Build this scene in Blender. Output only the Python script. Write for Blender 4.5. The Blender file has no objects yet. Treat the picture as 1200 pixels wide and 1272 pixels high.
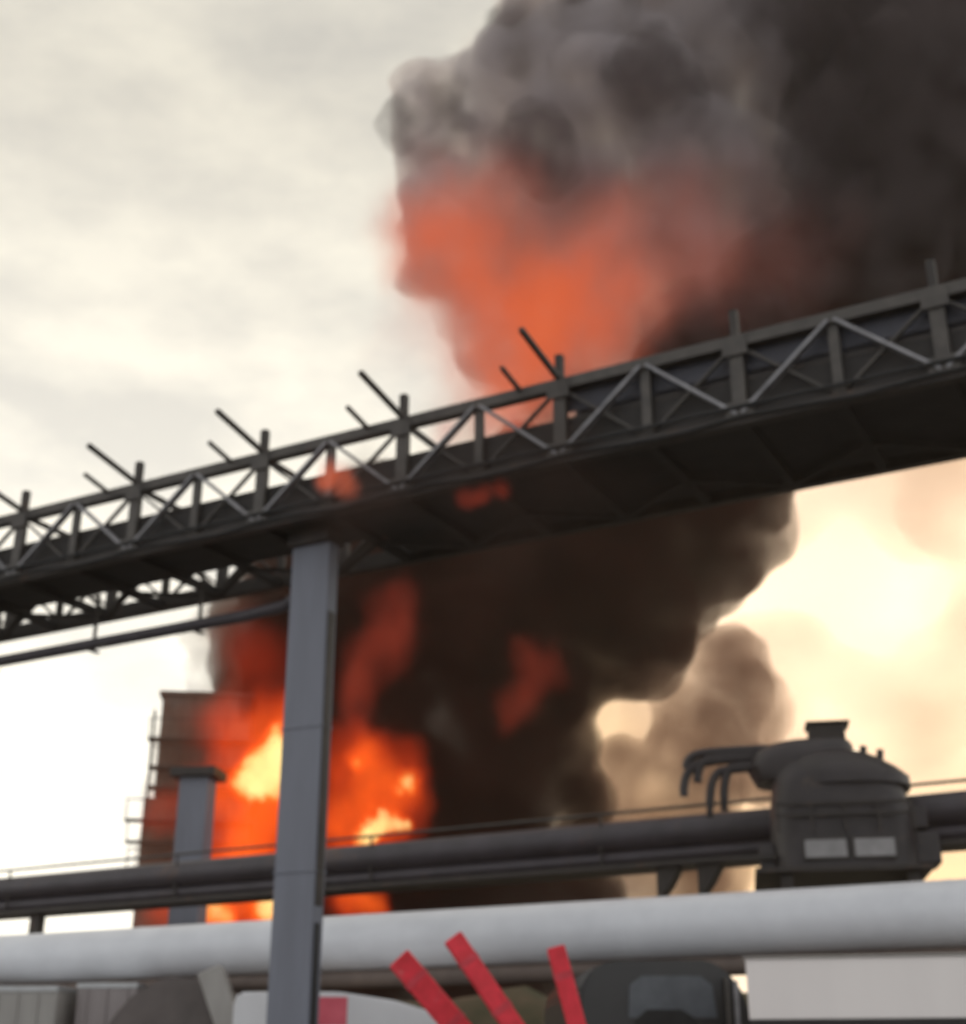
import bpy, bmesh, math, random
from mathutils import Vector, Matrix, noise
random.seed(7)
S = bpy.context.scene
C = S.collection
R = math.radians

# ------------------------------------------------------------------ camera, sky, sun, exposure
F, PITCH, EYE = 1700.0, R(22.5), 1.7            # focal length in photo pixels (1272 high), tilt, eye height
cam_data = bpy.data.cameras.new('camera')
cam_data.sensor_fit = 'VERTICAL'; cam_data.sensor_height = 24.0
cam_data.lens = 24.0 * F / 1272.0
cam_data.clip_end = 3000
cam_data.dof.use_dof = True                     # hand-held phone clip, focus never quite settled
cam_data.dof.focus_distance = 4.0
cam_data.dof.aperture_fstop = 1.6
cam = bpy.data.objects.new('camera', cam_data); C.objects.link(cam)
cam.location = (0, 0, EYE); cam.rotation_euler = (R(90) + PITCH, 0, 0)
S.camera = cam
SUN_EL, SUN_AZ = R(18.0), R(15.9)               # azimuth to the right of straight ahead (+Y)

W = bpy.data.worlds.new('World'); S.world = W; W.use_nodes = True
wt = W.node_tree; wn = wt.nodes; wl = wt.links
bg = wn['Background']; bg.inputs['Strength'].default_value = 0.1
sky = wn.new('ShaderNodeTexSky'); sky.sky_type = 'NISHITA'; sky.sun_disc = False
sky.sun_elevation = SUN_EL; sky.sun_rotation = SUN_AZ; sky.dust_density = 3.0; sky.air_density = 1.5
tc = wn.new('ShaderNodeTexCoord')
mp = wn.new('ShaderNodeMapping'); mp.inputs['Scale'].default_value = (1, 1, 2.2)
n1 = wn.new('ShaderNodeTexNoise'); n1.inputs['Scale'].default_value = 6.5; n1.inputs['Detail'].default_value = 6; n1.inputs['Roughness'].default_value = .55
cr = wn.new('ShaderNodeValToRGB')
cr.color_ramp.elements[0].position = .34; cr.color_ramp.elements[0].color = (6.6, 6.36, 5.75, 1)
cr.color_ramp.elements[1].position = .62; cr.color_ramp.elements[1].color = (8.95, 8.5, 7.3, 1)
sep = wn.new('ShaderNodeSeparateXYZ')
up = wn.new('ShaderNodeMapRange'); up.inputs['From Min'].default_value = .05; up.inputs['From Max'].default_value = .62
up.inputs['To Min'].default_value = 1.95; up.inputs['To Max'].default_value = .98
mul = wn.new('ShaderNodeMix'); mul.data_type = 'RGBA'; mul.blend_type = 'MULTIPLY'; mul.inputs[0].default_value = 1.0
mix = wn.new('ShaderNodeMix'); mix.data_type = 'RGBA'; mix.inputs[0].default_value = .955
wl.new(tc.outputs['Generated'], mp.inputs['Vector']); wl.new(mp.outputs[0], n1.inputs['Vector']); wl.new(n1.outputs[0], cr.inputs[0])
wl.new(tc.outputs['Generated'], sep.inputs[0]); wl.new(sep.outputs['Z'], up.inputs['Value'])
wl.new(cr.outputs[0], mul.inputs[6]); wl.new(up.outputs[0], mul.inputs[7])
back = wn.new('ShaderNodeMapRange'); back.inputs['From Min'].default_value = -.3; back.inputs['From Max'].default_value = .55
cool = wn.new('ShaderNodeMix'); cool.data_type = 'RGBA'; cool.inputs[6].default_value = (.88, .94, 1.09, 1); cool.inputs[7].default_value = (1, 1, 1, 1)   # cooler, duller deck away from the sun
mul2 = wn.new('ShaderNodeMix'); mul2.data_type = 'RGBA'; mul2.blend_type = 'MULTIPLY'; mul2.inputs[0].default_value = 1.0
wl.new(sep.outputs['Y'], back.inputs['Value']); wl.new(back.outputs[0], cool.inputs[0])
wl.new(mul.outputs[2], mul2.inputs[6]); wl.new(cool.outputs[2], mul2.inputs[7])
nv = wn.new('ShaderNodeVectorMath'); nv.operation = 'DOT_PRODUCT'; nv.inputs[1].default_value = (math.sin(SUN_AZ) * math.cos(SUN_EL), math.cos(SUN_AZ) * math.cos(SUN_EL), math.sin(SUN_EL))
wl.new(tc.outputs['Generated'], nv.inputs[0])
aur = wn.new('ShaderNodeMapRange'); aur.interpolation_type = 'SMOOTHSTEP'; aur.inputs['From Min'].default_value = .94; aur.inputs['From Max'].default_value = .985; wl.new(nv.outputs['Value'], aur.inputs['Value'])
hot = wn.new('ShaderNodeMapRange'); hot.interpolation_type = 'SMOOTHSTEP'; hot.inputs['From Min'].default_value = .968; hot.inputs['From Max'].default_value = 1.0; wl.new(nv.outputs['Value'], hot.inputs['Value'])
warm = wn.new('ShaderNodeMix'); warm.data_type = 'RGBA'; warm.inputs[6].default_value = (1, 1, 1, 1); warm.inputs[7].default_value = (.72, .50, .32, 1)   # dusty aureole round the low sun
wl.new(aur.outputs[0], warm.inputs[0])
hotc = wn.new('ShaderNodeMix'); hotc.data_type = 'RGBA'; hotc.inputs[6].default_value = (0, 0, 0, 1); hotc.inputs[7].default_value = (6.5, 6.1, 5.4, 1); hp = wn.new('ShaderNodeMath'); hp.operation = 'POWER'; hp.inputs[1].default_value = 3.0; wl.new(hot.outputs[0], hp.inputs[0]); wl.new(hp.outputs[0], hotc.inputs[0])
mul3 = wn.new('ShaderNodeMix'); mul3.data_type = 'RGBA'; mul3.blend_type = 'MULTIPLY'; mul3.inputs[0].default_value = 1.0
wl.new(mul2.outputs[2], mul3.inputs[6]); wl.new(warm.outputs[2], mul3.inputs[7])
add3 = wn.new('ShaderNodeMix'); add3.data_type = 'RGBA'; add3.blend_type = 'ADD'; add3.inputs[0].default_value = 1.0
wl.new(mul3.outputs[2], add3.inputs[6]); wl.new(hotc.outputs[2], add3.inputs[7])
wl.new(sky.outputs[0], mix.inputs[6]); wl.new(add3.outputs[2], mix.inputs[7]); wl.new(mix.outputs[2], bg.inputs['Color'])

sd = bpy.data.lights.new('sun', 'SUN'); sd.energy = 3.0; sd.angle = R(.5); sd.color = (1, .84, .62)
so = bpy.data.objects.new('sun', sd); C.objects.link(so)
sdir = Vector((math.sin(SUN_AZ) * math.cos(SUN_EL), math.cos(SUN_AZ) * math.cos(SUN_EL), math.sin(SUN_EL)))
so.location = sdir * 200; so.rotation_euler = sdir.to_track_quat('Z', 'Y').to_euler()

S.view_settings.view_transform = 'Standard'; S.view_settings.look = 'None'
S.view_settings.exposure = 0.0; S.view_settings.gamma = 1.0; S.view_settings.use_curve_mapping = False
S.render.engine = 'CYCLES'
S.cycles.use_denoising = True
S.cycles.max_bounces = 8; S.cycles.diffuse_bounces = 3; S.cycles.volume_bounces = 3; S.cycles.transparent_max_bounces = 16
S.cycles.sample_clamp_indirect = 6
S.cycles.volume_max_steps = 256

# ------------------------------------------------------------------ helpers
def at(px, py, Y):
    """world point seen at photo pixel (px, py) at depth Y metres ahead"""
    u, v = (px - 600) / F, (636 - py) / F
    c, s = math.cos(PITCH), math.sin(PITCH)
    t = Y / (c - v * s)
    return Vector((u * t, Y, EYE + (s + v * c) * t))

class MB:
    """collects boxes, bars, tubes, lofts in one bmesh"""
    def __init__(self): self.bm = bmesh.new()
    def add(self, other, M=None):
        m = bpy.data.meshes.new('tmp'); other.to_mesh(m); other.free()
        if M is not None: m.transform(M)
        self.bm.from_mesh(m); bpy.data.meshes.remove(m)
    def box(self, x0, x1, y0, y1, z0, z1, bev=0.0):
        b = bmesh.new(); bmesh.ops.create_cube(b, size=1)
        bmesh.ops.scale(b, vec=(x1 - x0, y1 - y0, z1 - z0), verts=b.verts)
        bmesh.ops.translate(b, vec=((x0 + x1) / 2, (y0 + y1) / 2, (z0 + z1) / 2), verts=b.verts)
        if bev: bmesh.ops.bevel(b, geom=b.edges[:], offset=bev, segments=2, affect='EDGES', profile=.5)
        self.add(b); return self
    def bar(self, p, q, w=.1, h=None, roll=0.0, bev=0.0):
        p, q = Vector(p), Vector(q); h = h or w; L = (q - p).length
        b = bmesh.new(); bmesh.ops.create_cube(b, size=1); bmesh.ops.scale(b, vec=(w, h, L), verts=b.verts)
        if bev: bmesh.ops.bevel(b, geom=b.edges[:], offset=bev, segments=1, affect='EDGES')
        rot = (q - p).to_track_quat('Z', 'Y').to_matrix().to_4x4()
        self.add(b, Matrix.Translation((p + q) / 2) @ rot @ Matrix.Rotation(roll, 4, 'Z')); return self
    def tube(self, p, q, r, r2=None, seg=24, cap=True):
        p, q = Vector(p), Vector(q)
        b = bmesh.new(); bmesh.ops.create_cone(b, cap_ends=cap, segments=seg, radius1=r, radius2=r if r2 is None else r2, depth=(q - p).length)
        rot = (q - p).to_track_quat('Z', 'Y').to_matrix().to_4x4()
        self.add(b, Matrix.Translation((p + q) / 2) @ rot); return self
    def path(self, pts, r, seg=12):
        """round tube along points"""
        pts = [Vector(p) for p in pts]; b = bmesh.new(); rings = []
        up = Vector((0, 0, 1))
        for i, p in enumerate(pts):
            t = (pts[min(i + 1, len(pts) - 1)] - pts[max(i - 1, 0)]).normalized()
            a = t.cross(up)
            a = a.normalized() if a.length > .05 else Vector((1, 0, 0))
            c = a.cross(t).normalized()
            rings.append([b.verts.new(p + a * (r * math.cos(2 * math.pi * k / seg)) + c * (r * math.sin(2 * math.pi * k / seg))) for k in range(seg)])
        for r0, r1 in zip(rings, rings[1:]):
            for k in range(seg): b.faces.new((r0[k], r0[(k + 1) % seg], r1[(k + 1) % seg], r1[k]))
        b.faces.new(rings[0][::-1]); b.faces.new(rings[-1])
        bmesh.ops.recalc_face_normals(b, faces=b.faces[:])
        self.add(b); return self
    def loft(self, secs, seg=40, power=4.0):
        """stack of super-ellipses: (z, cx, cy, half x, half y)"""
        b = bmesh.new(); rings = []
        for z, cx, cy, hx, hy in secs:
            ring = []
            for k in range(seg):
                a = 2 * math.pi * k / seg; ca, sa = math.cos(a), math.sin(a)
                ring.append(b.verts.new((cx + hx * math.copysign(abs(ca) ** (2 / power), ca), cy + hy * math.copysign(abs(sa) ** (2 / power), sa), z)))
            rings.append(ring)
        for r0, r1 in zip(rings, rings[1:]):
            for k in range(seg): b.faces.new((r0[k], r0[(k + 1) % seg], r1[(k + 1) % seg], r1[k]))
        b.faces.new(rings[0][::-1]); b.faces.new(rings[-1])
        self.add(b); return self
    def prism(self, poly, y0, y1, bev=0.0):
        """polygon in x-z pushed along y"""
        b = bmesh.new()
        f = b.faces.new([b.verts.new((x, y0, z)) for x, z in poly])
        r = bmesh.ops.extrude_face_region(b, geom=[f])
        bmesh.ops.translate(b, vec=(0, y1 - y0, 0), verts=[v for v in r['geom'] if isinstance(v, bmesh.types.BMVert)])
        bmesh.ops.recalc_face_normals(b, faces=b.faces[:])
        if bev: bmesh.ops.bevel(b, geom=b.edges[:], offset=bev, segments=2, affect='EDGES')
        self.add(b); return self
    def build(self, name, mat, parent=None, smooth=False, label=None):
        m = bpy.data.meshes.new(name); self.bm.to_mesh(m); self.bm.free(); m.materials.append(mat)
        if smooth:
            for p in m.polygons: p.use_smooth = True
            m.set_sharp_from_angle(angle=R(40))
        o = bpy.data.objects.new(name, m); C.objects.link(o)
        if parent: o.parent = parent
        if label: o['label'] = label
        return o

def tag(o, label=None, cat=None, group=None, kind=None):
    for k, v in (('label', label), ('category', cat), ('group', group), ('kind', kind)):
        if v: o[k] = v
    return o
def thing(name, label, cat, loc=(0, 0, 0), rz=0.0, group=None):
    o = bpy.data.objects.new(name, None); C.objects.link(o); o.empty_display_size = .5
    o.location = loc; o.rotation_euler = (0, 0, rz)
    return tag(o, label, cat, group)

def mat(name, col, col2=None, rough=.6, metal=0.0, scale=3.0, bump=.0, streak=False, rust=None, rust_amt=.5):
    m = bpy.data.materials.new(name); m.use_nodes = True
    t = m.node_tree; n, l = t.nodes, t.links; b = n['Principled BSDF']
    b.inputs['Roughness'].default_value = rough; b.inputs['Metallic'].default_value = metal
    co = n.new('ShaderNodeTexCoord'); mpn = n.new('ShaderNodeMapping')
    if streak: mpn.inputs['Scale'].default_value = (1.6, 1.6, .22)
    no = n.new('ShaderNodeTexNoise'); no.inputs['Scale'].default_value = scale; no.inputs['Detail'].default_value = 8; no.inputs['Roughness'].default_value = .62
    l.new(co.outputs['Object'], mpn.inputs[0]); l.new(mpn.outputs[0], no.inputs['Vector'])
    r = n.new('ShaderNodeValToRGB'); r.color_ramp.elements[0].position = .33; r.color_ramp.elements[1].position = .68
    c2 = col2 or tuple(x * .68 for x in col)
    r.color_ramp.elements[0].color = (*c2, 1); r.color_ramp.elements[1].color = (*col, 1)
    l.new(no.outputs[0], r.inputs[0]); out = r.outputs[0]
    if rust:
        n2 = n.new('ShaderNodeTexNoise'); n2.inputs['Scale'].default_value = scale * .55; n2.inputs['Detail'].default_value = 10; n2.inputs['Roughness'].default_value = .7
        l.new(co.outputs['Object'], n2.inputs['Vector'])
        r2 = n.new('ShaderNodeValToRGB'); r2.color_ramp.elements[0].position = 1 - rust_amt; r2.color_ramp.elements[1].position = min(1, 1.12 - rust_amt)
        r2.color_ramp.elements[0].color = (0, 0, 0, 1); r2.color_ramp.elements[1].color = (1, 1, 1, 1)
        l.new(n2.outputs[0], r2.inputs[0])
        mx = n.new('ShaderNodeMix'); mx.data_type = 'RGBA'; mx.inputs[7].default_value = (*rust, 1)
        l.new(r2.outputs[0], mx.inputs[0]); l.new(out, mx.inputs[6]); out = mx.outputs[2]
    l.new(out, b.inputs['Base Color'])
    if bump:
        bp = n.new('ShaderNodeBump'); bp.inputs['Strength'].default_value = bump; bp.inputs['Distance'].default_value = .03
        l.new(no.outputs[0], bp.inputs['Height']); l.new(bp.outputs[0], b.inputs['Normal'])
    return m

def vol(name, density, col, aniso=0.0, absorb=None, emit=None, estr=0.0, nscale=None, nlow=.2, nhigh=1.0, n0=.35, n1=.65, vary_emit=False):
    """volume-only material; nscale (per metre) makes the density (or the emission) patchy"""
    m = bpy.data.materials.new(name); m.use_nodes = True
    t = m.node_tree; n, l = t.nodes, t.links; n.remove(n['Principled BSDF'])
    v = n.new('ShaderNodeVolumePrincipled'); v.inputs['Color'].default_value = (*col, 1)
    v.inputs['Density'].default_value = density; v.inputs['Anisotropy'].default_value = aniso
    if absorb: v.inputs['Absorption Color'].default_value = (*absorb, 1)
    if emit:
        v.inputs['Emission Color'].default_value = (*emit, 1); v.inputs['Emission Strength'].default_value = estr
    l.new(v.outputs[0], n['Material Output'].inputs['Volume'])
    if nscale:
        co = n.new('ShaderNodeTexCoord'); no = n.new('ShaderNodeTexNoise')
        no.inputs['Scale'].default_value = nscale; no.inputs['Detail'].default_value = 3
        mr = n.new('ShaderNodeMapRange'); mr.inputs['From Min'].default_value = n0; mr.inputs['From Max'].default_value = n1
        k = estr if vary_emit else density
        mr.inputs['To Min'].default_value = nlow * k; mr.inputs['To Max'].default_value = nhigh * k
        l.new(co.outputs['Object'], no.inputs['Vector']); l.new(no.outputs[0], mr.inputs['Value'])
        l.new(mr.outputs[0], v.inputs['Emission Strength' if vary_emit else 'Density'])
    return m

def billow(name, blobs, material, voxel=.55, amps=((5.5, 1.5), (2.3, .8), (1.0, .3)), seed=0.0, kind='stuff', label=None, cat=None, drift=None):
    """one closed cloud: union of (centre, radius) balls, then puffed out by cell noise at several sizes"""
    b = bmesh.new()
    for c, r in blobs:
        q = bmesh.ops.create_icosphere(b, subdivisions=3, radius=r)
        bmesh.ops.translate(b, vec=c, verts=q['verts'])
    m = bpy.data.meshes.new(name); b.to_mesh(m); b.free()
    o = bpy.data.objects.new(name, m); C.objects.link(o)
    md = o.modifiers.new('fuse', 'REMESH'); md.mode = 'VOXEL'; md.voxel_size = voxel
    dg = bpy.context.evaluated_depsgraph_get(); dg.update()
    me = bpy.data.meshes.new_from_object(o.evaluated_get(dg)); o.modifiers.clear(); o.data = me; bpy.data.meshes.remove(m)
    nrm = [v.normal.copy() for v in me.vertices]
    off = Vector((seed * 13.1, seed * 7.7, seed * 3.3))
    for v, nn in zip(me.vertices, nrm):
        p = v.co + off; d = 0
        w = noise.noise_vector(p / 4.0) * 1.2
        for size, amp in amps:
            d1 = noise.voronoi((p + w) / size)[0][0]
            d += amp * (.55 - d1) * 1.3
        v.co += nn * d
    md = o.modifiers.new('clean', 'REMESH'); md.mode = 'VOXEL'; md.voxel_size = voxel * .9      # no self-crossing skin
    dg = bpy.context.evaluated_depsgraph_get(); dg.update()
    m2 = bpy.data.meshes.new_from_object(o.evaluated_get(dg)); o.modifiers.clear(); o.data = m2; bpy.data.meshes.remove(me); me = m2
    for p in me.polygons: p.use_smooth = True
    me.name = name; me.materials.append(material)
    tag(o, label, cat, None, kind)
    return o

# ------------------------------------------------------------------ materials
M = {}
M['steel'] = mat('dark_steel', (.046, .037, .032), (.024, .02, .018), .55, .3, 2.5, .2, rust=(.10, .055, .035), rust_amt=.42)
M['steel_lit'] = mat('lit_steel', (.085, .075, .066), (.05, .044, .04), .5, .3, 3, .15, rust=(.11, .07, .05), rust_amt=.38)  # lighter copy of the dark steel, near-side light put into its colour
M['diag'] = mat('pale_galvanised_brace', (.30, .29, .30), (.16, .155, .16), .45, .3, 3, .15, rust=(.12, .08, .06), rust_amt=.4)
M['hoodsheet'] = mat('blue_grey_sheet', (.045, .046, .062), (.028, .028, .038), .6, 0, 1.2, .1, streak=True, rust=(.06, .04, .035), rust_amt=.4)
M['deck'] = mat('deck_plate', (.032, .028, .027), (.02, .018, .017), .8, 0, 2, .2)
M['rubber'] = mat('belt_rubber', (.028, .028, .03), (.018, .018, .018), .85, 0, 4, .1)
M['column'] = mat('grey_column_paint', (.185, .195, .235), (.15, .157, .19), .6, 0, 1.4, .1, streak=True, rust=(.2, .16, .14), rust_amt=.34)
M['concrete'] = mat('concrete', (.33, .33, .32), (.22, .22, .21), .85, 0, 1.6, .35, streak=True)
M['pale'] = mat('pale_pipe_cladding', (.77, .78, .815), (.68, .69, .725), .42, .0, 1.2, .06, streak=False, rust=(.60, .55, .49), rust_amt=.34)
M['brownpipe'] = mat('underside_band_brown', (.16, .12, .10), (.10, .075, .065), .7, 0, 1.5, .2)  # brown of the added pipe that makes the dark underside band
M['seam'] = mat('pipe_band', (.52, .53, .54), (.40, .40, .40), .45, .2, 3)
M['darkpipe'] = mat('dark_pipe_coat', (.065, .055, .066), (.04, .034, .04), .5, 0, 1.3, .1, rust=(.12, .07, .05), rust_amt=.4)
M['hood'] = mat('dark_hood_paint', (.042, .034, .037), (.024, .02, .021), .5, .1, 1.5, .15, rust=(.11, .075, .05), rust_amt=.4)
M['pane'] = mat('dusty_window', (.30, .285, .285), (.20, .19, .19), .25, 0, 2)
M['tower'] = mat('sooty_tower_steel', (.24, .165, .125), (.15, .10, .078), .8, .1, .8, .2, streak=True, rust=(.16, .08, .05), rust_amt=.5)
M['white'] = mat('white_vehicle_paint', (.74, .73, .74), (.66, .65, .66), .35, 0, .8, 0)
M['dim_glass'] = mat('dim_grey_window', (.085, .095, .11), (.05, .056, .066), .3, 0, 2)
M['glass'] = mat('dark_glass', (.03, .035, .04), (.02, .022, .025), .08, 0, 2)
M['red'] = mat('red_paint', (.82, .03, .055), (.58, .018, .03), .65, 0, 5, .2, rust=(.62, .22, .20), rust_amt=.38)
M['redfade'] = mat('faded_red_paint', (.80, .14, .19), (.66, .09, .13), .5, 0, 3)
M['redworn'] = mat('worn_red_paint', (.70, .06, .085), (.42, .02, .03), .7, 0, 6)
M['black'] = mat('black_vehicle_paint', (.018, .017, .018), (.011, .011, .011), .35, 0, 2)
M['tyre'] = mat('tyre_rubber', (.025, .025, .025), (.015, .015, .015), .9, 0, 5, .2)
M['chrome'] = mat('brushed_metal', (.45, .46, .48), (.35, .35, .36), .3, .8, 4)
M['shed'] = mat('pale_cladding', (.85, .79, .755), (.79, .73, .70), .6, 0, .7, .05, streak=True)
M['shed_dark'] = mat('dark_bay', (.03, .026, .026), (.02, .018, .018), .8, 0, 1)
M['box'] = mat('grey_box_body', (.38, .36, .335), (.31, .29, .27), .6, 0, 1.2, .1, streak=True)
M['mauve'] = mat('mauve_grey_body', (.33, .29, .285), (.26, .225, .22), .6, 0, 1.2, .1, streak=True)
M['tarp'] = mat('dark_tarpaulin', (.15, .125, .118), (.10, .085, .08), .75, 0, 1.5, .5)
M['leaf'] = mat('shrub_leaf', (.075, .085, .035), (.045, .05, .022), .7, 0, 3)
M['stem'] = mat('shrub_stem', (.09, .065, .045), (.06, .045, .03), .85, 0, 6)
M['ground'] = mat('asphalt_yard', (.075, .072, .07), (.045, .043, .042), .9, 0, .6, .4)

# ------------------------------------------------------------------ ground
g = MB(); g.box(-1500, 1500, -1500, 1500, -.3, 0)
tag(g.build('ground', M['ground']), 'dark asphalt industrial yard', 'ground', kind='structure')

# ------------------------------------------------------------------ conveyor gantry
AX, AY, GZ = -11.12, 29.16, 11.9                 # foot of the near face's left end; deck level
GR = math.atan2(-.4725, .881)
gan = thing('conveyor_gantry', 'long dark steel truss gantry of the conveyor crossing the whole picture above the grey column', 'conveyor gantry', (AX, AY, GZ), GR)
X0, X1, GW, GH = -9.4, 34.0, 3.05, 1.72
BAY, S0 = 3.37, .75
posts = [S0 + BAY * k for k in range(-3, 10)]
for y in (0.0, GW):
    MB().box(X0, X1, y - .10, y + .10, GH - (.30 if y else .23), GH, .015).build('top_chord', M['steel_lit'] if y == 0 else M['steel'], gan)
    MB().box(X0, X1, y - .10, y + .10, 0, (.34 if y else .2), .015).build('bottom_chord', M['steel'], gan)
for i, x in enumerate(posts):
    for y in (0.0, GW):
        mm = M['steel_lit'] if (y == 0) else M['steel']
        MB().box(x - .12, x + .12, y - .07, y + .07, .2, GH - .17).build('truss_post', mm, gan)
        xm = x + BAY / 2
        MB().box(xm - .085, xm + .085, y - .05, y + .05, .2, GH - .17).build('truss_post', mm, gan)
        yy = y + (-.075 if y == 0 else -.075)
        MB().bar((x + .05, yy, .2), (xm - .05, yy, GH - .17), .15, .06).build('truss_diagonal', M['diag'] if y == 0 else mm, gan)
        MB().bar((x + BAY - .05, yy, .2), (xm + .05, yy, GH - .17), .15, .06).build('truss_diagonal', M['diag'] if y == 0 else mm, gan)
    MB().bar((x + .05, -.02, GH - .2), (x + BAY / 2 - .05, -.02, .2), .09, .04).build('truss_diagonal', M['steel_lit'], gan)
    MB().bar((x + BAY - .05, -.02, GH - .2), (x + BAY / 2 + .05, -.02, .2), .09, .04).build('truss_diagonal', M['steel_lit'], gan)
    for q in (0, BAY / 2):
        MB().bar((x + q + .05, GW + .08, .3), (x + q + BAY / 2 - .05, GW + .08, GH - .19), .10, .04).build('cross_brace', M['steel'], gan)
        MB().bar((x + q + .05, GW + .13, GH - .19), (x + q + BAY / 2 - .05, GW + .13, .3), .10, .04).build('cross_brace', M['steel'], gan)
    # cross members below and above the belt
    MB().box(x - .08, x + .08, .1, GW - .1, .02, .19).build('floor_beam', M['deck'], gan)
    MB().box(x + BAY / 2 - .08, x + BAY / 2 + .08, .1, GW - .1, .02, .19).build('floor_beam', M['deck'], gan)
    MB().box(x - .05, x + .05, .09, GW - .09, GH - .14, GH - .04).build('roof_beam', M['steel'], gan)
    # lamp outriggers reaching out on the near side, with a stub post
    if x < 16: MB().bar((x, -.05, GH + .02), (x - .02, -1.55, GH + .30), .09, .09).build('outrigger_arm', M['steel'], gan)
    if x < 16: MB().bar((x - .78, -.05, GH - .06), (x - .80, -.80, GH + .10), .07, .07).build('outrigger_arm', M['steel'], gan)
    MB().box(x - .07, x + .07, -.07, .07, GH, GH + .52).build('stub_post', M['steel'], gan)
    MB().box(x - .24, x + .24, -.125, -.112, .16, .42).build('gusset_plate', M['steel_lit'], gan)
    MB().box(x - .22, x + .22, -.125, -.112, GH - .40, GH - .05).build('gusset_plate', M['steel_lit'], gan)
MB().path([(X0, -.16, .30), (X1, -.16, .30)], .04, 8).build('cable', M['rubber'], gan, True)
MB().path([(X0 + k * 1.0, -.16, .08 + .05 * math.sin(k * 1.9)) for k in range(44)], .03, 8).build('cable', M['rubber'], gan, True)
# belt trough, idlers, deck with a gap on the far side, skirt sheet on the near face
tr = MB()
for y in (.55,): tr.box(X0, X1, y, y + .05, .62, .95); tr.box(X0, X1, y + 1.15, y + 1.2, .62, .95)
tr.build('belt_stringer', M['steel'], gan)
MB().box(X0, X1, .62, 1.68, .80, .92, .02).build('conveyor_belt', M['rubber'], gan)
MB().box(X0, X1, .12, 1.85, .2, .24).build('deck_plate', M['deck'], gan)
MB().box(9.3, X1, 1.86, GW - .12, .2, .24).build('deck_plate', M['deck'], gan)
MB().box(X0, X1, .10, .12, .24, .90).build('skirt_panel', M['deck'], gan)
MB().box(X0, X1, .09, .15, .90, .97).build('skirt_rail', M['steel'], gan)
MB().box(X0, X1, GW - .03, GW + .03, .95, 1.02).build('skirt_rail', M['steel'], gan)
idl = [S0 - 4 * BAY + .84 * k for k in range(60)]
for x in idl:
    if X0 < x < X1:
        b = MB(); b.bar((x, .62, .3), (x, .62, .8), .06); b.bar((x, 1.68, .3), (x, 1.68, .8), .06); b.tube((x, .62, .72), (x, 1.68, .72), .06, seg=10)
        b.build('idler_frame', M['steel'], gan)
MB().box(14.24, X1, .48, 1.78, .97, 1.60, .18).build('belt_hood', M['hoodsheet'], gan)
MB().box(14.24, X1, .135, .145, GH - .62, GH - .02).build('side_sheet', M['hoodsheet'], gan)
# underside wind bracing
for i, x in enumerate(posts):
    MB().bar((x, GW - .1, .05), (x + BAY / 2, 1.8, .05), .14, .06).build('wind_brace', M['deck'], gan)
    MB().bar((x + BAY, GW - .1, .05), (x + BAY / 2, 1.8, .05), .14, .06).build('wind_brace', M['deck'], gan)

# service pipe hung below the left half of the gantry
svp = thing('service_pipe', 'thin dark service pipe hung below the left half of the conveyor gantry', 'pipe', (AX, AY, 10.72), GR)
MB().path([(X0, 1.5, 0), (6.2, 1.42, 0), (7.2, 1.40, .05), (7.9, 1.4, .4), (8.2, 1.4, 1.15)], .13, 14).build('pipe', M['darkpipe'], svp, True)
for x in (-7.2, -4.2, -1.2, 1.9, 4.9):
    b = MB(); b.bar((x, 1.47, .1), (x, 1.47, 1.19), .04, .08); b.box(x - .05, x + .05, 1.30, 1.64, -.17, -.13)
    b.build('hanger', M['steel'], svp)
MB().bar((2.2, 1.3, -.14), (2.9, .9, -.30), .07, .05).build('bracket', M['steel'], svp)

# ------------------------------------------------------------------ grey column under the gantry
cp = at(390, 730, 25.9); cx, cy = cp.x, cp.y
col = thing('support_column', 'tall blue grey steel column in the foreground carrying the conveyor gantry', 'column', (cx, cy, 0), GR)
MB().box(-.45, .45, -.17, .17, .35, GZ - .25, .012).build('shaft', M['column'], col)
MB().box(-.62, .62, -.34, .34, 0, .35, .03).build('base', M['concrete'], col)
MB().box(-.48, .48, -.3, .3, GZ - .25, GZ - .01, .01).build('cap_plate', M['steel'], col)
b = MB()
for z in (2.5, 5.2, 7.9): b.box(-.47, .47, -.19, .19, z, z + .03)
b.build('splice_band', M['column'], col)
MB().box(.452, .50, -.10, .02, 2.3, 4.3, .01).build('conduit', M['black'], col)
MB().box(.452, .47, -.12, .10, 4.6, 10.2).build('web_strip', M['steel'], col)

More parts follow.
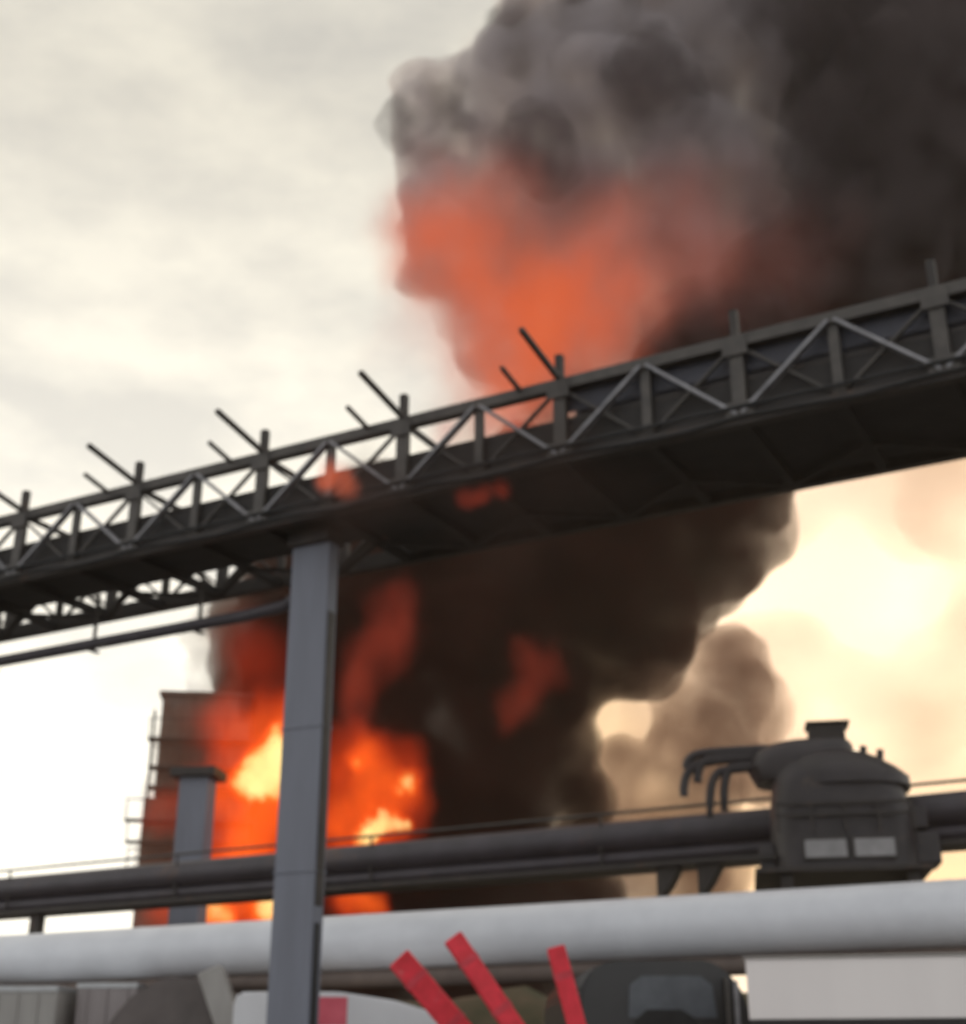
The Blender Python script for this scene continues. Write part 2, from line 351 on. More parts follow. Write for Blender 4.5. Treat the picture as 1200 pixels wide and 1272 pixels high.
# ------------------------------------------------------------------ pale pipeline
PZ, PR = 4.41, .58
pa, pb = Vector((-11.9, 35.45)), Vector((8.5, 25.05))
pd = (pb - pa).normalized(); ppr = math.atan2(pd.y, pd.x)
pl = thing('pale_pipeline', 'big pale grey insulated pipeline running low across the picture', 'pipeline', (pa.x, pa.y, 0), ppr)
MB().tube((-26, 0, PZ), (52, 0, PZ), PR, seg=64).build('pipe', M['pale'], pl, True)
for x in [-20 + 6.1 * k for k in range(12)]:
    MB().tube((x - .05, 0, PZ), (x + .05, 0, PZ), PR + .006, seg=64).build('joint_band', M['pale'], pl, True)
MB().tube((-26, -.06, PZ - PR - .17), (52, -.06, PZ - PR - .17), .18, seg=28).build('added_underside_pipe', M['brownpipe'], pl, True)  # pipe added to give the pale pipe its dark, shaded-looking underside band
for x in (-14.5, 5.0, 21.0 + 8, 44.0):
    b = MB(); b.box(x - .35, x + .35, -.75, .75, PZ - PR - .55, PZ - PR - .30); b.box(x - .25, x + .25, .16, .5, PZ - PR - .30, PZ - PR + .12); b.build('saddle', M['tarp'], pl)
    for s in (-1, 1):
        MB().bar((x, s * .55, PZ - PR - .55), (x, s * 1.25, 0), .28, .28, bev=.02).build('trestle_leg', M['concrete'], pl)

# ------------------------------------------------------------------ dark pipeline bridge
da, db = Vector((-16.36, 47.55)), Vector((11.36, 32.23))
dd = (db - da).normalized(); dr = math.atan2(dd.y, dd.x)
DZ = 6.85
dp = thing('dark_pipe_bridge', 'dark bundle of pipes on a bridge with a thin rail behind the pale pipeline', 'pipe bridge', (da.x, da.y, 0), dr)
MB().tube((-30, 0, DZ + .72), (62, 0, DZ + .72), .40, seg=32).build('upper_pipe', M['darkpipe'], dp, True)
MB().tube((-30, -.05, DZ + .17), (62, -.05, DZ + .17), .17, seg=24).build('lower_pipe', M['darkpipe'], dp, True)
MB().tube((-30, .45, DZ + .15), (62, .45, DZ + .15), .16, seg=24).build('lower_pipe', M['darkpipe'], dp, True)
MB().box(-30, 62, -.45, .75, DZ - .16, DZ - .03).build('girder', M['steel'], dp)
MB().tube((-30, -.3, DZ + 1.30), (62, -.3, DZ + 1.30), .04, seg=8).build('rail', M['steel_lit'], dp)
for x in [-28 + 7.2 * k for k in range(13)]:
    MB().bar((x, -.3, DZ), (x, -.3, DZ + 1.30), .05).build('rail_post', M['steel'], dp)
for x in (-20, -9, 2, 13, 38, 50):
    b = MB(); b.bar((x, 0, 0), (x, 0, DZ - .16), .4, .3); b.build('support_leg', M['steel'], dp)
for px in (822, 884):
    w = at(px, 1080, 35.5); lx = (Vector((w.x, w.y)) - da).dot(dd)
    b = MB(); b.prism([(lx - .25, DZ - .16), (lx + .38, DZ - .16), (lx + .08, DZ - .62), (lx - .25, DZ - 1.0)], -.2, .2)
    b.build('hanging_bracket', M['steel'], dp)

# ------------------------------------------------------------------ transfer house over the dark bridge
tp = at(1050, 1085, 33.0)
U = 33.0 / F * 1.03
th = thing('transfer_house', 'dark rounded conveyor transfer house with curved pipes and a strip of windows', 'machine house', (tp.x, tp.y, 0), dr * .35)
Z0 = tp.z
def zz(y): return at(1050, y, 33.0).z
MB().loft([(zz(1088), 0, 0, 1.62, 1.5), (zz(1045), 0, 0, 1.66, 1.5), (zz(1005), -.02, 0, 1.60, 1.5), (zz(985), -.05, 0, 1.50, 1.45),
           (zz(970), -.12, 0, 1.42, 1.35), (zz(955), -.2, 0, 1.2, 1.1)], 48, 3.6).build('hood', M['hood'], th, True)
MB().loft([(zz(986), .18, -.1, 1.5, 1.45), (zz(974), .18, -.1, 1.5, 1.45), (zz(962), .05, -.1, 1.38, 1.3), (zz(948), -.08, -.1, 1.08, 1.05), (zz(940), -.15, -.1, .8, .8)], 48, 2.6).build('hood_visor', M['hood'], th, True)
MB().loft([(zz(972), -.75, 0, 1.15, .95), (zz(955), -.8, 0, 1.28, 1.0), (zz(938), -.72, 0, 1.22, .95), (zz(928), -.6, 0, 1.05, .8), (zz(924), -.45, 0, .85, .7)], 40, 2.8).build('drum', M['hood'], th, True)
MB().box(-.56, .30, -.4, .4, zz(927), zz(903), .05).build('vent_box', M['steel'], th)
MB().box(-.62, .42, -.45, .45, zz(903), zz(900), .01).build('vent_lid', M['steel'], th)
for z, (xa, xb) in ((0, (-1.0, .02)), (1, (.10, 1.08))):
    w = MB().box(xa, xb, -1.56, -1.50, zz(1079), zz(1052), .01).build('window', M['steel'], th)
    MB().box(xa + .05, xb - .05, -1.575, -1.555, zz(1076), zz(1055)).build('pane', M['pane'], w)
MB().box(-2.1, 1.8, -1.75, 1.6, zz(1094), zz(1088), .01).build('floor_slab', M['steel'], th)
for s in (-1, 1):
    for t_ in (-1, 1): MB().box(s * 1.4 - .14, s * 1.4 + .14, t_ * 1.3 - .14, t_ * 1.3 + .14, 0, zz(1094)).build('leg', M['steel'], th)
for (sx, ex, y0, y1, yd) in ((-1.5, -3.3, 935, 944, 968), (-1.5, -2.7, 948, 956, 1005), (-1.55, -3.55, 930, 936, 950), (-1.45, -3.65, 940, 952, 985), (-1.5, -3.05, 952, 962, 1012)):
    pts = []
    for k in range(15):
        a = k / 14
        x = sx + (ex - sx) * math.sin(a * math.pi / 2)
        y = y0 + (y1 - y0) * a * a + (yd - y1) * max(0, (a - .55) / .45) ** 2
        pts.append((x, -.25, zz(y)))
    MB().path(pts, .11, 10).build('curved_pipe', M['hood'], th, True)
for x, h_ in ((-1.5, .12), (-1.05, .2), (.62, .10), (1.0, .0)):
    MB().tube((x, -.6, zz(958)), (x + .04, -.6, zz(940) + h_), .085, seg=10).build('stub_pipe', M['hood'], th)
b = MB()
for x in (-1.5, -.75, 0, .75, 1.5): b.bar((x, -1.68, zz(1046)), (x, -1.6, zz(1012)), .06)
b.bar((-1.55, -1.64, zz(1026)), (1.55, -1.64, zz(1026)), .07); b.bar((-1.55, -1.6, zz(1012)), (1.55, -1.6, zz(1012)), .07)
b.build('guard_rail', M['steel'], th)
b = MB(); b.box(1.55, 2.15, -.6, .5, zz(1080), zz(1040), .05); b.box(1.5, 1.95, -.5, .4, zz(1036), zz(1008), .05); b.build('side_duct', M['hood'], th)
b = MB(); b.box(-1.95, -1.6, -.7, .4, zz(1086), zz(1050), .04); b.build('motor_box', M['hood'], th)
MB().box(-2.6, -1.6, -.9, -.7, zz(1072), zz(1066)).build('ledge', M['steel'], th)

# ------------------------------------------------------------------ far tower and grey pier at the left of the fire
TY = 67.0
tb = at(245, 1100, TY)
tw = thing('steel_tower', 'hazy brown square tower with platforms jutting from its left edge beside the fire', 'tower', (tb.x, tb.y, 0), R(6))
def tz(y): return at(200, y, TY).z
MB().box(-2.15, 2.15, -2, 2, tz(1000), tz(878), .05).build('upper_body', M['tower'], tw)
MB().box(-2.55, 2.4, -2.3, 2.3, 0, tz(1003), .05).build('lower_body', M['tower'], tw)
MB().box(-2.3, 2.3, -2.15, 2.15, tz(878), tz(873), .02).build('roof_slab', M['tower'], tw)
for y, ex in ((932, .45), (966, .30), (990, .22), (1030, .75), (1056, .62), (1090, .5)):
    base = 2.15 if y < 1000 else 2.55
    pf = MB().box(-base - ex, base + .3, -2.7, -2.0 if y < 1000 else -2.3, tz(y) - .12, tz(y)).build('platform', M['steel'], tw)
    b = MB()
    for x in (-base - ex + .05, -base / 2, 0, base / 2, base + .25): b.bar((x, -2.68, tz(y)), (x, -2.68, tz(y) + .9), .05)
    b.bar((-base - ex, -2.68, tz(y) + .9), (base + .3, -2.68, tz(y) + .9), .05); b.build('guard_rail', M['steel'], pf)
b = MB()
for s in (-.25, .25): b.bar((-2.62 + s * .0 - .1, s, 1), (-2.62 - .1, s, tz(885)), .06)
for k in range(50): b.bar((-2.72, -.25, 1 + k * .36), (-2.72, .25, 1 + k * .36), .04)
b.build('ladder', M['steel'], tw)

PY = 51.0
pp = at(236, 1100, PY)
pier = thing('concrete_pier', 'short grey pier with a dark flat cap standing before the flames', 'pier', (pp.x, pp.y, 0), R(-8))
pz = at(236, 968, PY).z
MB().box(-.55, .55, -.5, .5, .0, pz, .03).build('shaft', M['column'], pier)
MB().box(-.85, .85, -.75, .75, pz, pz + .34, .02).build('cap', M['steel'], pier)
MB().box(-.9, .9, -.9, .9, 0, .5, .03).build('base', M['concrete'], pier)

# ------------------------------------------------------------------ low things along the bottom edge
# pale shed on the right
sa = at(931, 1267, 21.5); sz = sa.z; st = at(931, 1191, 21.5).z
sh = thing('pale_shed', 'pale grey shed at the right with a dark open bay beneath its cladding', 'shed', (sa.x, 21.5, 0), R(-12))
MB().box(0, 6, 0, 1.5, sz, st, .02).build('cladding', M['shed'], sh)
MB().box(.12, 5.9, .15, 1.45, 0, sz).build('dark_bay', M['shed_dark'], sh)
MB().box(-.04, 6.04, -.04, 1.54, st, st + .03, .01).build('roof', M['box'], sh)
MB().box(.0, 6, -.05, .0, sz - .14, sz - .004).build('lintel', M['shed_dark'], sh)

# black truck seen end-on
kt = at(822, 1200, 25.0)
tk = thing('black_truck', 'black truck cab with a rounded roof and grey window below the pale pipeline', 'truck', (kt.x, 25.0, 0), R(4))
zt = at(822, 1192, 25.0).z
prof = [(-1.5, 1.0), (1.52, 1.0), (1.55, zt - 1.3), (1.5, zt - .8), (1.36, zt - .42), (1.1, zt - .14), (.8, zt), (-.9, zt - .02), (-1.25, zt - .16), (-1.45, zt - .5)]
MB().prism(prof, 0, 5.5, .06).build('cab', M['black'], tk)
MB().prism([(-.62, zt - .95), (.92, zt - .95), (.86, zt - .42), (.66, zt - .27), (-.35, zt - .27), (-.58, zt - .42)], -.03, .0).build('window', M['dim_glass'], tk)
MB().prism([(-.5, zt - 1.9), (.55, zt - 1.9), (.55, zt - .98), (.3, zt - .82), (-.3, zt - .82), (-.5, zt - .98)], -.06, -.032).build('spare_wheel_cover', M['tyre'], tk)
MB().box(1.06, 1.14, -.12, -.04, zt - 2.0, zt - .3).build('grab_rail', M['steel_lit'], tk)
MB().box(1.22, 1.30, -.10, -.02, zt - 2.0, zt - .35).build('grab_rail', M['diag'], tk)
MB().box(-1.5, 1.5, -.15, .0, .6, .98, .03).build('bumper', M['chrome'], tk)
for x in (-1.15, 1.15):
    for y in (.9, 4.6):
        w = MB().tube((x - .16, y, .52), (x + .16, y, .52), .52, seg=32).build('wheel', M['tyre'], tk, True)
        MB().tube((x - .17, y, .52), (x + .17, y, .52), .26, seg=24).build('rim', M['chrome'], w, True)
for x in (-1.2, 1.2): MB().box(x - .15, x + .15, -.02, .01, 1.1, 1.35).build('tail_light', M['red'], tk)

# white van in profile behind the column
vy = 28.0
v0, v1 = at(300, 1240, vy), at(565, 1264, vy)
van = thing('white_van', 'white van whose roof shows behind the column, sloping down to the right', 'van', (v0.x, vy, 0), R(-1))
L = v1.x - v0.x
zr, zl = v0.z + .12, v1.z
prof = [(-.15, .55), (L + .9, .55), (L + 1.0, 1.3), (L + .75, 1.75), (L + .15, zl - .15), (L - .3, zl + .06), (L * .72, zr - .16), (L * .45, zr), (-.05, zr), (-.15, zr - .15)]
MB().prism(prof, 0, 2.0, .05).build('body', M['white'], van)
MB().prism([(L - .2, zl - .12), (L + .08, zl - .25), (L + .55, 1.8), (L - .2, 1.8)], -.015, .0).build('side_window', M['glass'], van)
for x in (.6, L - .1):
    for y in (.12, 1.88):
        w = MB().tube((x, y - .14, .42), (x, y + .14, .42), .42, seg=28).build('wheel', M['tyre'], van, True)
        MB().tube((x, y - .15, .42), (x, y + .15, .42), .22, seg=20).build('rim', M['chrome'], w, True)
b = MB(); b.box(1.35, 2.05, -.012, .0, zr - .62, zr - .10); b.build('faded_panel', M['redfade'], van)
MB().box(L + .96, L + 1.02, .2, .5, .95, 1.15).build('headlight', M['pane'], van)

# red leaning planks
def red_plank(label, p0, p1, Y, w, rz):
    a, c = at(*p0, Y), at(*p1, Y)
    d = (c - a).normalized(); foot = a + d * (a.z / -d.z)
    o = thing('leaning_plank', label, 'plank', (foot.x, foot.y, 0), 0, 'red leaning planks along the bottom edge')
    top = a - foot; top.z = a.z
    MB().bar((0, 0, 0), top, w, .09, rz, .02).build('board', M['red'], o)
    n_ = top.normalized()
    for t_ in (.35, 1.15):
        MB().bar(top - n_ * (t_ + .10), top - n_ * t_, w * 1.04, .10, rz).build('worn_band', M['redworn'], o)
    MB().box(-.3, .3, -.3, .3, -.0, .05).build('base_plate', M['steel'], o)
red_plank('broad flat red plank leaning left, leftmost and lowest of the three red planks', (495, 1190), (556, 1262), 21.0, .36, R(82))
red_plank('long flat red plank leaning left across the lower edge of the pale pipeline', (562, 1164), (636, 1272), 20.5, .29, R(100))
red_plank('steep flat red plank standing just left of the black truck', (690, 1176), (716, 1272), 20.0, .26, R(86))

# grey box trailers and tarpaulined load at the lower left
by = 31.0
def box_trailer(name, label, cat, px0, px1, py, Y, m, depth=2.4):
    a, c = at(px0, py, Y), at(px1, py, Y)
    o = thing(name, label, cat, ((a.x + c.x) / 2, Y, 0), R(-3)); h = abs(c.x - a.x) / 2
    MB().box(-h, h, 0, depth, 1.1, a.z, .05).build('box_body', m, o)
    b = MB()
    for k in range(int(2 * h / .45)): b.box(-h + .2 + k * .45, -h + .26 + k * .45, -.04, .0, 1.15, a.z - .12)
    b.build('side_ribs', m, o)
    MB().box(-h, h, -.03, depth + .03, a.z - .09, a.z + .02).build('roof_rim', M['seam'], o)
    MB().box(-h, h, .3, depth - .3, .75, 1.1).build('chassis', M['steel'], o)
    for x in (-h + .7, h - .7):
        for y in (.15, depth - .15):
            MB().tube((x, y - .15, .5), (x, y + .15, .5), .5, seg=28).build('wheel', M['tyre'], o, True)
    return o
box_trailer('box_trailer', 'light grey box trailer at the lower left corner', 'trailer', -90, 74, 1226, 32.0, M['box'])
box_trailer('box_trailer', 'mauve grey box trailer beside the dark tarpaulin load', 'trailer', 96, 172, 1222, 32.4, M['mauve'])
lt = at(210, 1215, 31.0)
ld = thing('covered_truck', 'low truck with a dark sagging tarpaulin over its load', 'truck', (lt.x, 31.0, 0), R(-4))
zt = lt.z
MB().prism([(-1.3, 1.2), (1.1, 1.2), (1.1, zt - .35), (.85, zt - .02), (-.1, zt + .04), (-.75, zt - .3), (-1.15, zt - .75), (-1.3, zt - 1.0)], 0, 2.3, .08).build('tarpaulin', M['tarp'], ld)
MB().box(-1.35, 1.15, .05, 2.25, .8, 1.2).build('bed', M['steel'], ld)
for x in (-.8, .7):
    for y in (.15, 2.15): MB().tube((x, y - .15, .5), (x, y + .15, .5), .5, seg=28).build('wheel', M['tyre'], ld, True)
# leaning concrete prop under the pale pipe
q0, q1 = at(262, 1205, 30.5), at(318, 1290, 30.5)
pr = thing('concrete_prop', 'pale leaning concrete prop under the pale pipeline left of the column', 'prop', (q1.x + .6, q1.y, 0))
MB().bar((0, 0, 0), (q0.x - q1.x - .6, 0, q0.z), .62, .5, bev=.03).build('strut', M['box'], pr)
MB().box(-.6, .6, -.5, .5, 0, .25, .03).build('footing', M['concrete'], pr)

# bare earth bank beyond the vehicles
bm = bmesh.new(); nx, ny = 90, 14; vs = []
for j in range(ny + 1):
    for i in range(nx + 1):
        x, v = -26 + 60 * i / nx, j / ny
        p = Vector((x, 41 + 9 * v, 0)); hgt = 4.1 * math.sin(math.pi * min(1, v * 1.15)) ** .8 if v < .87 else 0
        nz = noise.fractal(p / 5, 1, 2, 4) * .7 + noise.fractal(p / 1.3, 1, 2, 3) * .22
        vs.append(bm.verts.new((x, p.y, max(-.2, hgt + nz * min(1, hgt)) if 0 < j < ny else -.2)))
for j in range(ny):
    for i in range(nx): bm.faces.new((vs[j * (nx + 1) + i], vs[j * (nx + 1) + i + 1], vs[(j + 1) * (nx + 1) + i + 1], vs[(j + 1) * (nx + 1) + i]))
me = bpy.data.meshes.new('earth_bank'); bm.to_mesh(me); bm.free(); me.materials.append(mat('scrubby_earth', (.12, .085, .05), (.05, .05, .022), .95, 0, .9, .6))
for p in me.polygons: p.use_smooth = True
eb = bpy.data.objects.new('earth_bank', me); C.objects.link(eb); tag(eb, 'low brown earth bank', 'bank', None, 'structure')

# ------------------------------------------------------------------ smoke
def blobs(rows, Y):
    out = []
    for px, py, r, dy, *_ in rows:
        c = at(px, py, Y + dy); out.append((c, r * (c - Vector((0, 0, EYE))).length / F))
    return out
SY = 64.0
M['soot'] = vol('black_smoke', .75, (.10, .045, .032), .1, nscale=.40, nlow=.5, nhigh=1.4)  # red tint puts the fire's glow into the smoke colour
M['puff'] = vol('dark_puff', .42, (.21, .178, .178), .1, nscale=.42, nlow=.05, nhigh=1.3)
M['greysmoke'] = vol('grey_smoke', .55, (.66, .61, .62), .2, nscale=.38, nlow=.12, nhigh=1.5)
M['tansmoke'] = vol('tan_smoke', .48, (.40, .24, .17), .2, nscale=.35, nlow=.25, nhigh=1.4)
M['pinksmoke'] = vol('pink_smoke', .08, (.58, .34, .25), .2, nscale=.18, nlow=0.0, nhigh=1.3, n0=.3, n1=.75)
M['veil'] = vol('thin_smoke', .022, (.78, .50, .32), .3)
M['brownsmoke'] = vol('brown_smoke', .26, (.30, .18, .13), .2, nscale=.6, nlow=.2, nhigh=1.6)
ROUGH = ((5.0, 1.6), (2.2, 1.1), (.95, .5))
billow('black_smoke', blobs([
    (560, 1060, 150, 2), (430, 1010, 150, 6), (605, 930, 125, 0), (700, 1000, 50, 2), (690, 1090, 60, 2), (630, 1180, 140, 2), (420, 1180, 150, 4), (615, 800, 145, 0), (750, 790, 85, 0), (820, 740, 75, 0), (760, 720, 140, 0), (860, 665, 105, 0), (925, 652, 58, 0),
    (720, 680, 150, 0), (900, 600, 90, 0), (470, 740, 160, 2), (400, 830, 130, 4), (318, 790, 64, 4), (330, 900, 70, 8), (890, 510, 125, 2), (930, 470, 120, 2), (1020, 430, 130, 2), (1120, 420, 120, 2), (1230, 400, 120, 4),
    (1160, 270, 170, 2), (1190, 80, 190, 2), (1330, 250, 210, 4), (1250, -120, 240, 4), (1050, -60, 160, 8), (1450, 50, 250, 4)], SY), M['soot'], .42, ROUGH, seed=1,
    label='dense black smoke column rising from the fire behind the gantry', cat='smoke')
billow('grey_smoke', blobs([
    (560, 275, 74, 0), (545, 330, 66, 2), (530, 190, 56, 0), (515, 150, 38, -2), (560, 130, 50, 0), (650, 300, 135, 4), (640, 430, 60, 6), (720, 430, 100, 6), (660, 160, 115, 0), (690, 70, 72, -1), (660, 40, 42, 0),
    (760, 130, 125, -2), (800, 280, 155, 0), (880, 110, 135, 0), (940, 250, 140, 2), (960, 110, 110, 2), (900, 390, 100, 2), (760, -60, 130, 0), (930, -80, 160, 0), (800, -220, 190, 0)], SY - 2), M['greysmoke'], .42, ((5.5, 2.0), (2.4, 1.2), (1.0, .5)), seed=4,
    label='paler grey billows of smoke at the top left of the plume', cat='smoke')
billow('dark_puff', blobs([(680, 185, 46, 0), (700, 215, 36, 0), (655, 160, 34, 1), (640, 195, 26, 1), (800, 105, 48, -1), (775, 80, 32, 0), (835, 125, 36, 0), (820, 60, 34, 0), (535, 130, 40, 4), (500, 168, 28, 3), (570, 160, 26, 4), (640, 50, 42, 3), (700, 25, 46, 2), (750, 10, 44, 2),
    (1060, 140, 90, 2), (1040, 60, 60, 2), (1120, 60, 90, 0), (1080, 290, 100, 3), (1010, 340, 60, 4), (1180, 200, 140, 3), (1040, -20, 110, 0), (860, 390, 60, 4), (950, 370, 80, 4), (1000, 210, 40, 2)], SY - 8), M['puff'], .36, ((4.0, 1.6), (1.8, .9), (.8, .4)), seed=11,
    label='dark puffs of smoke rolling over the paler billows', cat='smoke')
billow('tan_smoke', blobs([(850, 872, 46, 0), (806, 838, 32, 0), (845, 810, 40, 0), (870, 940, 72, 0), (785, 962, 46, 0), (740, 990, 46, 0), (765, 850, 22, 2), (760, 1060, 70, 0), (850, 1060, 80, 0), (920, 860, 46, 0), (905, 815, 46, 2), (950, 960, 45, 2), (960, 880, 36, 2)], SY + 4), M['tansmoke'], .4, ((3.5, .8), (1.4, .5)), seed=6,
    label='brown sunlit smoke drifting right of the black smoke column', cat='smoke')
billow('pink_smoke', blobs([(1110, 590, 75, 0), (1200, 615, 85, 2), (1040, 595, 45, 0), (1150, 650, 60, 0), (1190, 850, 75, 0), (1130, 890, 65, 0), (1240, 780, 75, 0), (1040, 860, 55, 0), (1000, 640, 40, 0), (870, 890, 110, 0), (800, 1000, 90, 0), (960, 840, 80, 0), (980, 960, 80, 0)], SY + 8), M['pinksmoke'], .7, seed=13,
    label='pinkish tan smoke under the right end of the gantry', cat='smoke')
billow('thin_smoke', blobs([(1100, 590, 90, 0), (1200, 600, 110, 2), (1020, 690, 90, 2), (1180, 880, 130, 4), (1080, 960, 120, 4), (1020, 850, 110, 4), (1290, 760, 140, 4)], SY + 10), M['veil'], .9, ((7, 2), (3, 1)), seed=9,
    label='thin golden smoke veil in front of the low sun', cat='smoke')
billow('brown_smoke', blobs([(230, 925, 44, 0), (222, 985, 46, 0), (214, 1050, 46, 0), (210, 1110, 44, 0), (268, 845, 40, 0), (262, 790, 34, 1), (290, 760, 40, 1)], 61.5), M['brownsmoke'], .4, ((2.4, .8), (1.0, .35)), seed=17,
    label='thin brown smoke hanging over the far tower left of the fire', cat='smoke')

# ------------------------------------------------------------------ fire
def soft_fire(name, label, rows, Y, stops, gain, density=.3, scat=(.05, .03, .02), warp=1.6, wscale=.35, patch=.5, pscale=.5, swell=1.3, seed=0, power=1.0, hue=.33):
    """flame: light given off falls from the heart of each tongue to nothing at its edge, torn by noise"""
    bl = blobs(rows, Y)
    m = bpy.data.materials.new(name + '_gas'); m.use_nodes = True
    t = m.node_tree; n, l = t.nodes, t.links; n.remove(n['Principled BSDF'])
    co = n.new('ShaderNodeTexCoord')
    def math_(op, a, b=None):
        k = n.new('ShaderNodeMath'); k.operation = op
        for i, x in enumerate((a, b)):
            if x is None: continue
            if isinstance(x, (int, float)): k.inputs[i].default_value = x
            else: l.new(x, k.inputs[i])
        return k.outputs[0]
    no = n.new('ShaderNodeTexNoise'); no.inputs['Scale'].default_value = wscale; no.inputs['Detail'].default_value = 4; no.inputs['Roughness'].default_value = .6
    mp_ = n.new('ShaderNodeMapping'); mp_.inputs['Location'].default_value = (seed * 3.7, seed * 5.1, seed * 2.3); mp_.inputs['Scale'].default_value = (1, 1, .7)
    l.new(co.outputs['Object'], mp_.inputs[0]); l.new(mp_.outputs[0], no.inputs['Vector'])
    sb = n.new('ShaderNodeVectorMath'); sb.operation = 'SUBTRACT'; sb.inputs[1].default_value = (.5, .5, .5); l.new(no.outputs['Color'], sb.inputs[0])
    sc = n.new('ShaderNodeVectorMath'); sc.operation = 'SCALE'; sc.inputs['Scale'].default_value = warp * 2; l.new(sb.outputs[0], sc.inputs[0])
    ad = n.new('ShaderNodeVectorMath'); ad.operation = 'ADD'; l.new(co.outputs['Object'], ad.inputs[0]); l.new(sc.outputs[0], ad.inputs[1])
    tot = None
    for (c, r), row in zip(bl, rows):
        ds = n.new('ShaderNodeVectorMath'); ds.operation = 'DISTANCE'; ds.inputs[1].default_value = c; l.new(ad.outputs[0], ds.inputs[0])
        mr = n.new('ShaderNodeMapRange'); mr.interpolation_type = 'SMOOTHSTEP'
        mr.inputs['From Min'].default_value = r * swell; mr.inputs['From Max'].default_value = 0
        mr.inputs['To Min'].default_value = 0; mr.inputs['To Max'].default_value = row[4] if len(row) > 4 else 1.0
        l.new(ds.outputs['Value'], mr.inputs['Value'])
        tot = mr.outputs[0] if tot is None else math_('ADD', tot, mr.outputs[0])
    n2 = n.new('ShaderNodeTexNoise'); n2.inputs['Scale'].default_value = pscale; n2.inputs['Detail'].default_value = 3
    l.new(mp_.outputs[0], n2.inputs['Vector'])
    pm = n.new('ShaderNodeMapRange'); pm.inputs['From Min'].default_value = .35; pm.inputs['From Max'].default_value = .65; pm.inputs['To Min'].default_value = 1 - patch; pm.inputs['To Max'].default_value = 1 + patch
    l.new(n2.outputs[0], pm.inputs['Value'])
    fld = math_('MULTIPLY', tot, pm.outputs[0])
    cr_ = n.new('ShaderNodeValToRGB'); e = cr_.color_ramp.elements
    while len(e) < len(stops): e.new(.5)
    for k, (p, c) in enumerate(stops): e[k].position = p; e[k].color = (*c, 1)
    l.new(math_('MULTIPLY', fld, hue), cr_.inputs[0])
    v = n.new('ShaderNodeVolumePrincipled'); v.inputs['Color'].default_value = (*scat, 1)
    l.new(cr_.outputs[0], v.inputs['Emission Color'])
    l.new(math_('MULTIPLY', math_('POWER', fld, power), gain), v.inputs['Emission Strength'])
    l.new(math_('MULTIPLY', fld, density), v.inputs['Density'])
    l.new(v.outputs[0], n['Material Output'].inputs['Volume'])
    m.cycles.volume_step_rate = .5
    hull = [(c, r * swell + warp * .35) for c, r in bl]
    return billow(name, hull, m, max(.12, min(.45, min(r for c, r in hull) * .35)), ((3.0, .3 * min(1, warp)),), seed, 'stuff' if name == 'smoke_wisp' else None, label, 'smoke' if name == 'smoke_wisp' else 'fire')
FLAME = [(0, (1.0, .05, .008)), (.22, (1.0, .11, .008)), (.5, (1.0, .135, .012)), (.74, (1.0, .45, .09)), (1.0, (1.0, .80, .30))]
DULL = [(0, (1.0, .09, .05)), (1, (1.0, .14, .05))]
BALL = [(0, (.80, .22, .15)), (.4, (1.0, .16, .05)), (1, (1.12, .165, .018))]
soft_fire('blaze', 'bright orange blaze with a yellow heart to the left of the grey column',
     [(320, 960, 62, 0), (300, 1020, 60, 0), (330, 1060, 50, 0), (280, 1085, 50, 0), (330, 1130, 50, 0), (265, 1130, 40, 0), (345, 900, 48, 0), (255, 985, 36, 1, .6), (205, 1130, 34, 0, .6), (205, 1010, 30, 2, .5), (325, 830, 55, 0, .16), (300, 790, 45, 0, .08), (280, 900, 45, 0, .5), (350, 1000, 50, 0, .8),
      (344, 930, 24, -3, 8), (330, 957, 32, -3, 9), (310, 970, 23, -3, 8), (352, 958, 30, -3, 8), (345, 905, 14, -3, 4), (335, 1132, 26, -2, 6), (275, 1142, 22, -2, 5)], 58.0, FLAME, .46, .32, patch=.5, warp=1.1, wscale=.6, seed=2, hue=.2)
soft_fire('blaze', 'orange blaze with a yellow heart to the right of the grey column',
     [(440, 950, 50, 0), (480, 950, 46, 0), (470, 1010, 54, 0), (425, 1020, 46, 0), (512, 980, 30, 0), (430, 1112, 34, 0, 1.3), (460, 1125, 24, 0), (440, 940, 16, -2, 4), (508, 970, 15, -2, 3.5), (492, 984, 13, -2, 3.5),
      (470, 1022, 22, -3, 9), (450, 1032, 17, -3, 8), (492, 1032, 16, -3, 8), (470, 1002, 12, -3, 6)], 57.0, FLAME, .43, .30, patch=.65, warp=1.1, wscale=.6, seed=5, hue=.2)
soft_fire('flame_patch', 'dull red flame showing through smoke just right of the column top', [(450, 850, 36, 0), (465, 805, 46, 0), (490, 760, 40, 0, .7), (440, 890, 26, 0, .6)], 57.0, DULL, .10, .35, warp=2.2, wscale=.45, seed=7)
soft_fire('flame_patch', 'small isolated red flame in the middle of the black smoke', [(665, 825, 36, 0), (650, 865, 34, 0), (640, 895, 24, 0, .6)], 57.0, DULL, .075, .3, warp=1.9, wscale=.5, seed=8)
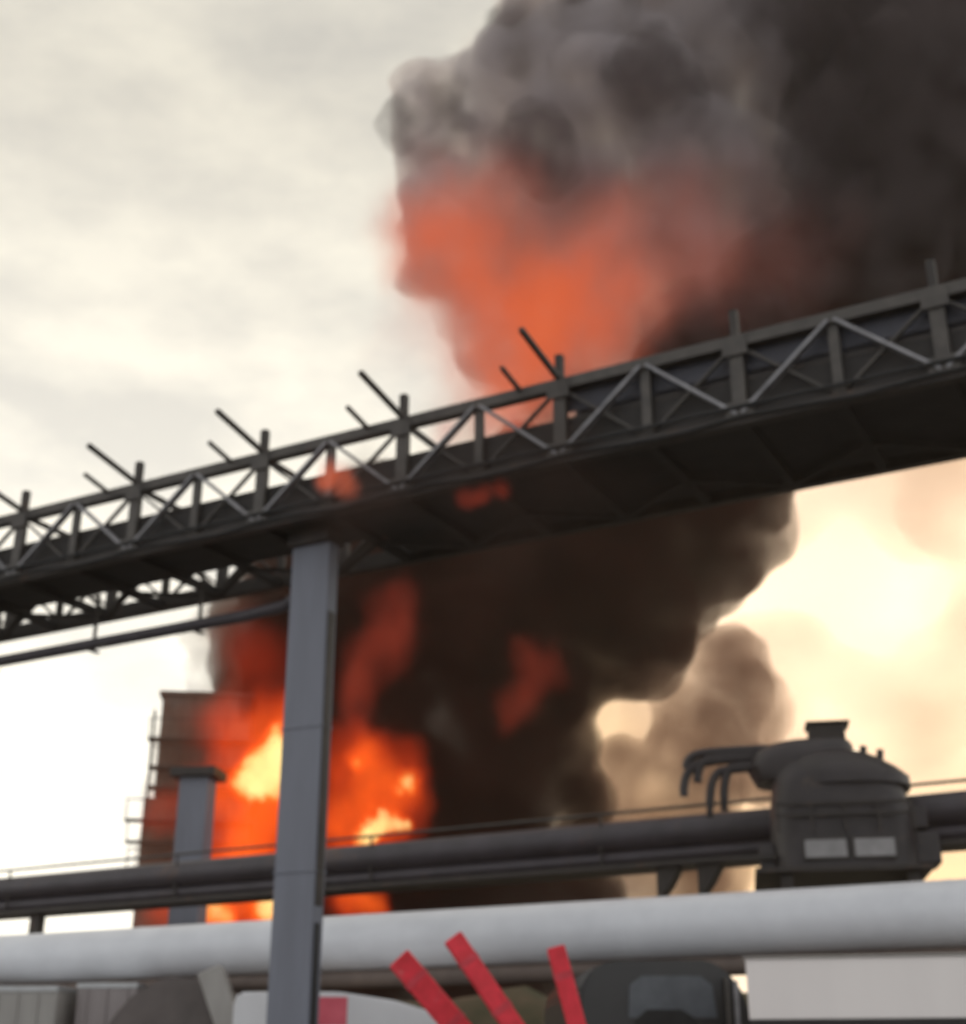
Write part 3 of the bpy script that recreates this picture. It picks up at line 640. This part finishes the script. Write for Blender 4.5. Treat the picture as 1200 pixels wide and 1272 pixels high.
soft_fire('fireball', 'large soft orange fireball glowing inside the smoke above the gantry',
     [(640, 420, 100, 0, 1.2), (690, 380, 105, 0, 1.1), (605, 340, 90, 0, 1.0), (550, 310, 80, 0, .8), (515, 330, 50, 0, .6), (730, 440, 90, 0, 1.0), (650, 480, 70, 0, 1.2), (775, 370, 75, 0, .6), (540, 250, 65, 1, .6), (510, 270, 45, 1, .5), (620, 250, 80, 0, .4), (740, 290, 75, 1, .4), (600, 520, 50, 0, .7), (650, 545, 55, 0, .8), (700, 520, 50, 0, .7), (530, 410, 70, 1, .3), (850, 330, 85, 1, .28), (820, 250, 75, 1, .24), (920, 330, 90, 0, .10), (1000, 320, 90, 0, .06), (900, 240, 80, 0, .07)],
     56.0, BALL, .15, .21, warp=3.4, wscale=.22, pscale=.3, patch=.4, seed=3, hue=.26)
soft_fire('flame_patch', 'small orange flame licking through the gantry lattice above the grey column', [(416, 590, 22, 0, 1), (432, 606, 16, 0, 1), (404, 600, 12, 0, 1)], 24.2, BALL, 1.6, 1.6, warp=.3, wscale=1.4, pscale=1.2, seed=21)
soft_fire('flame_patch', 'dim pink flame under the gantry deck right of the grey column', [(580, 618, 17, 0, .9), (600, 613, 17, 0, .9), (625, 607, 15, 0, .8)], 22.6, DULL, .4, .8, warp=.3, wscale=1.4, pscale=1.2, seed=22)
soft_fire('flame_patch', 'pink flame seen through the top of the gantry lattice below the fireball', [(555, 540, 22, 0, .8), (600, 530, 24, 0, .8), (642, 523, 22, 0, .9)], 27.5, [(0, (1.0, .16, .14)), (1, (1.0, .2, .17))], .60, .9, warp=.4, wscale=1.2, pscale=1.2, seed=23)
soft_fire('smoke_wisp', 'thin dark smoke wisps blowing across the middle of the gantry', [(480, 600, 60, 0, .8), (580, 600, 80, 0, 1), (700, 560, 90, 0, 1), (800, 560, 80, 0, .8), (640, 660, 70, 0, .8), (420, 660, 60, 1, .6), (880, 540, 70, 0, .6)], 23.0, DULL, 0.0, .36, scat=(.14, .09, .075), warp=1.6, wscale=.5, pscale=.5, patch=.6, seed=24)

# ------------------------------------------------------------------ air
h = MB(); h.box(-90, 90, -8, 130, -1, 105)
M['haze'] = vol('haze', .0003, (.95, .80, .66), .3)
tag(h.build('haze', M['haze']), 'thin smoky haze over the whole yard', None, None, 'stuff')
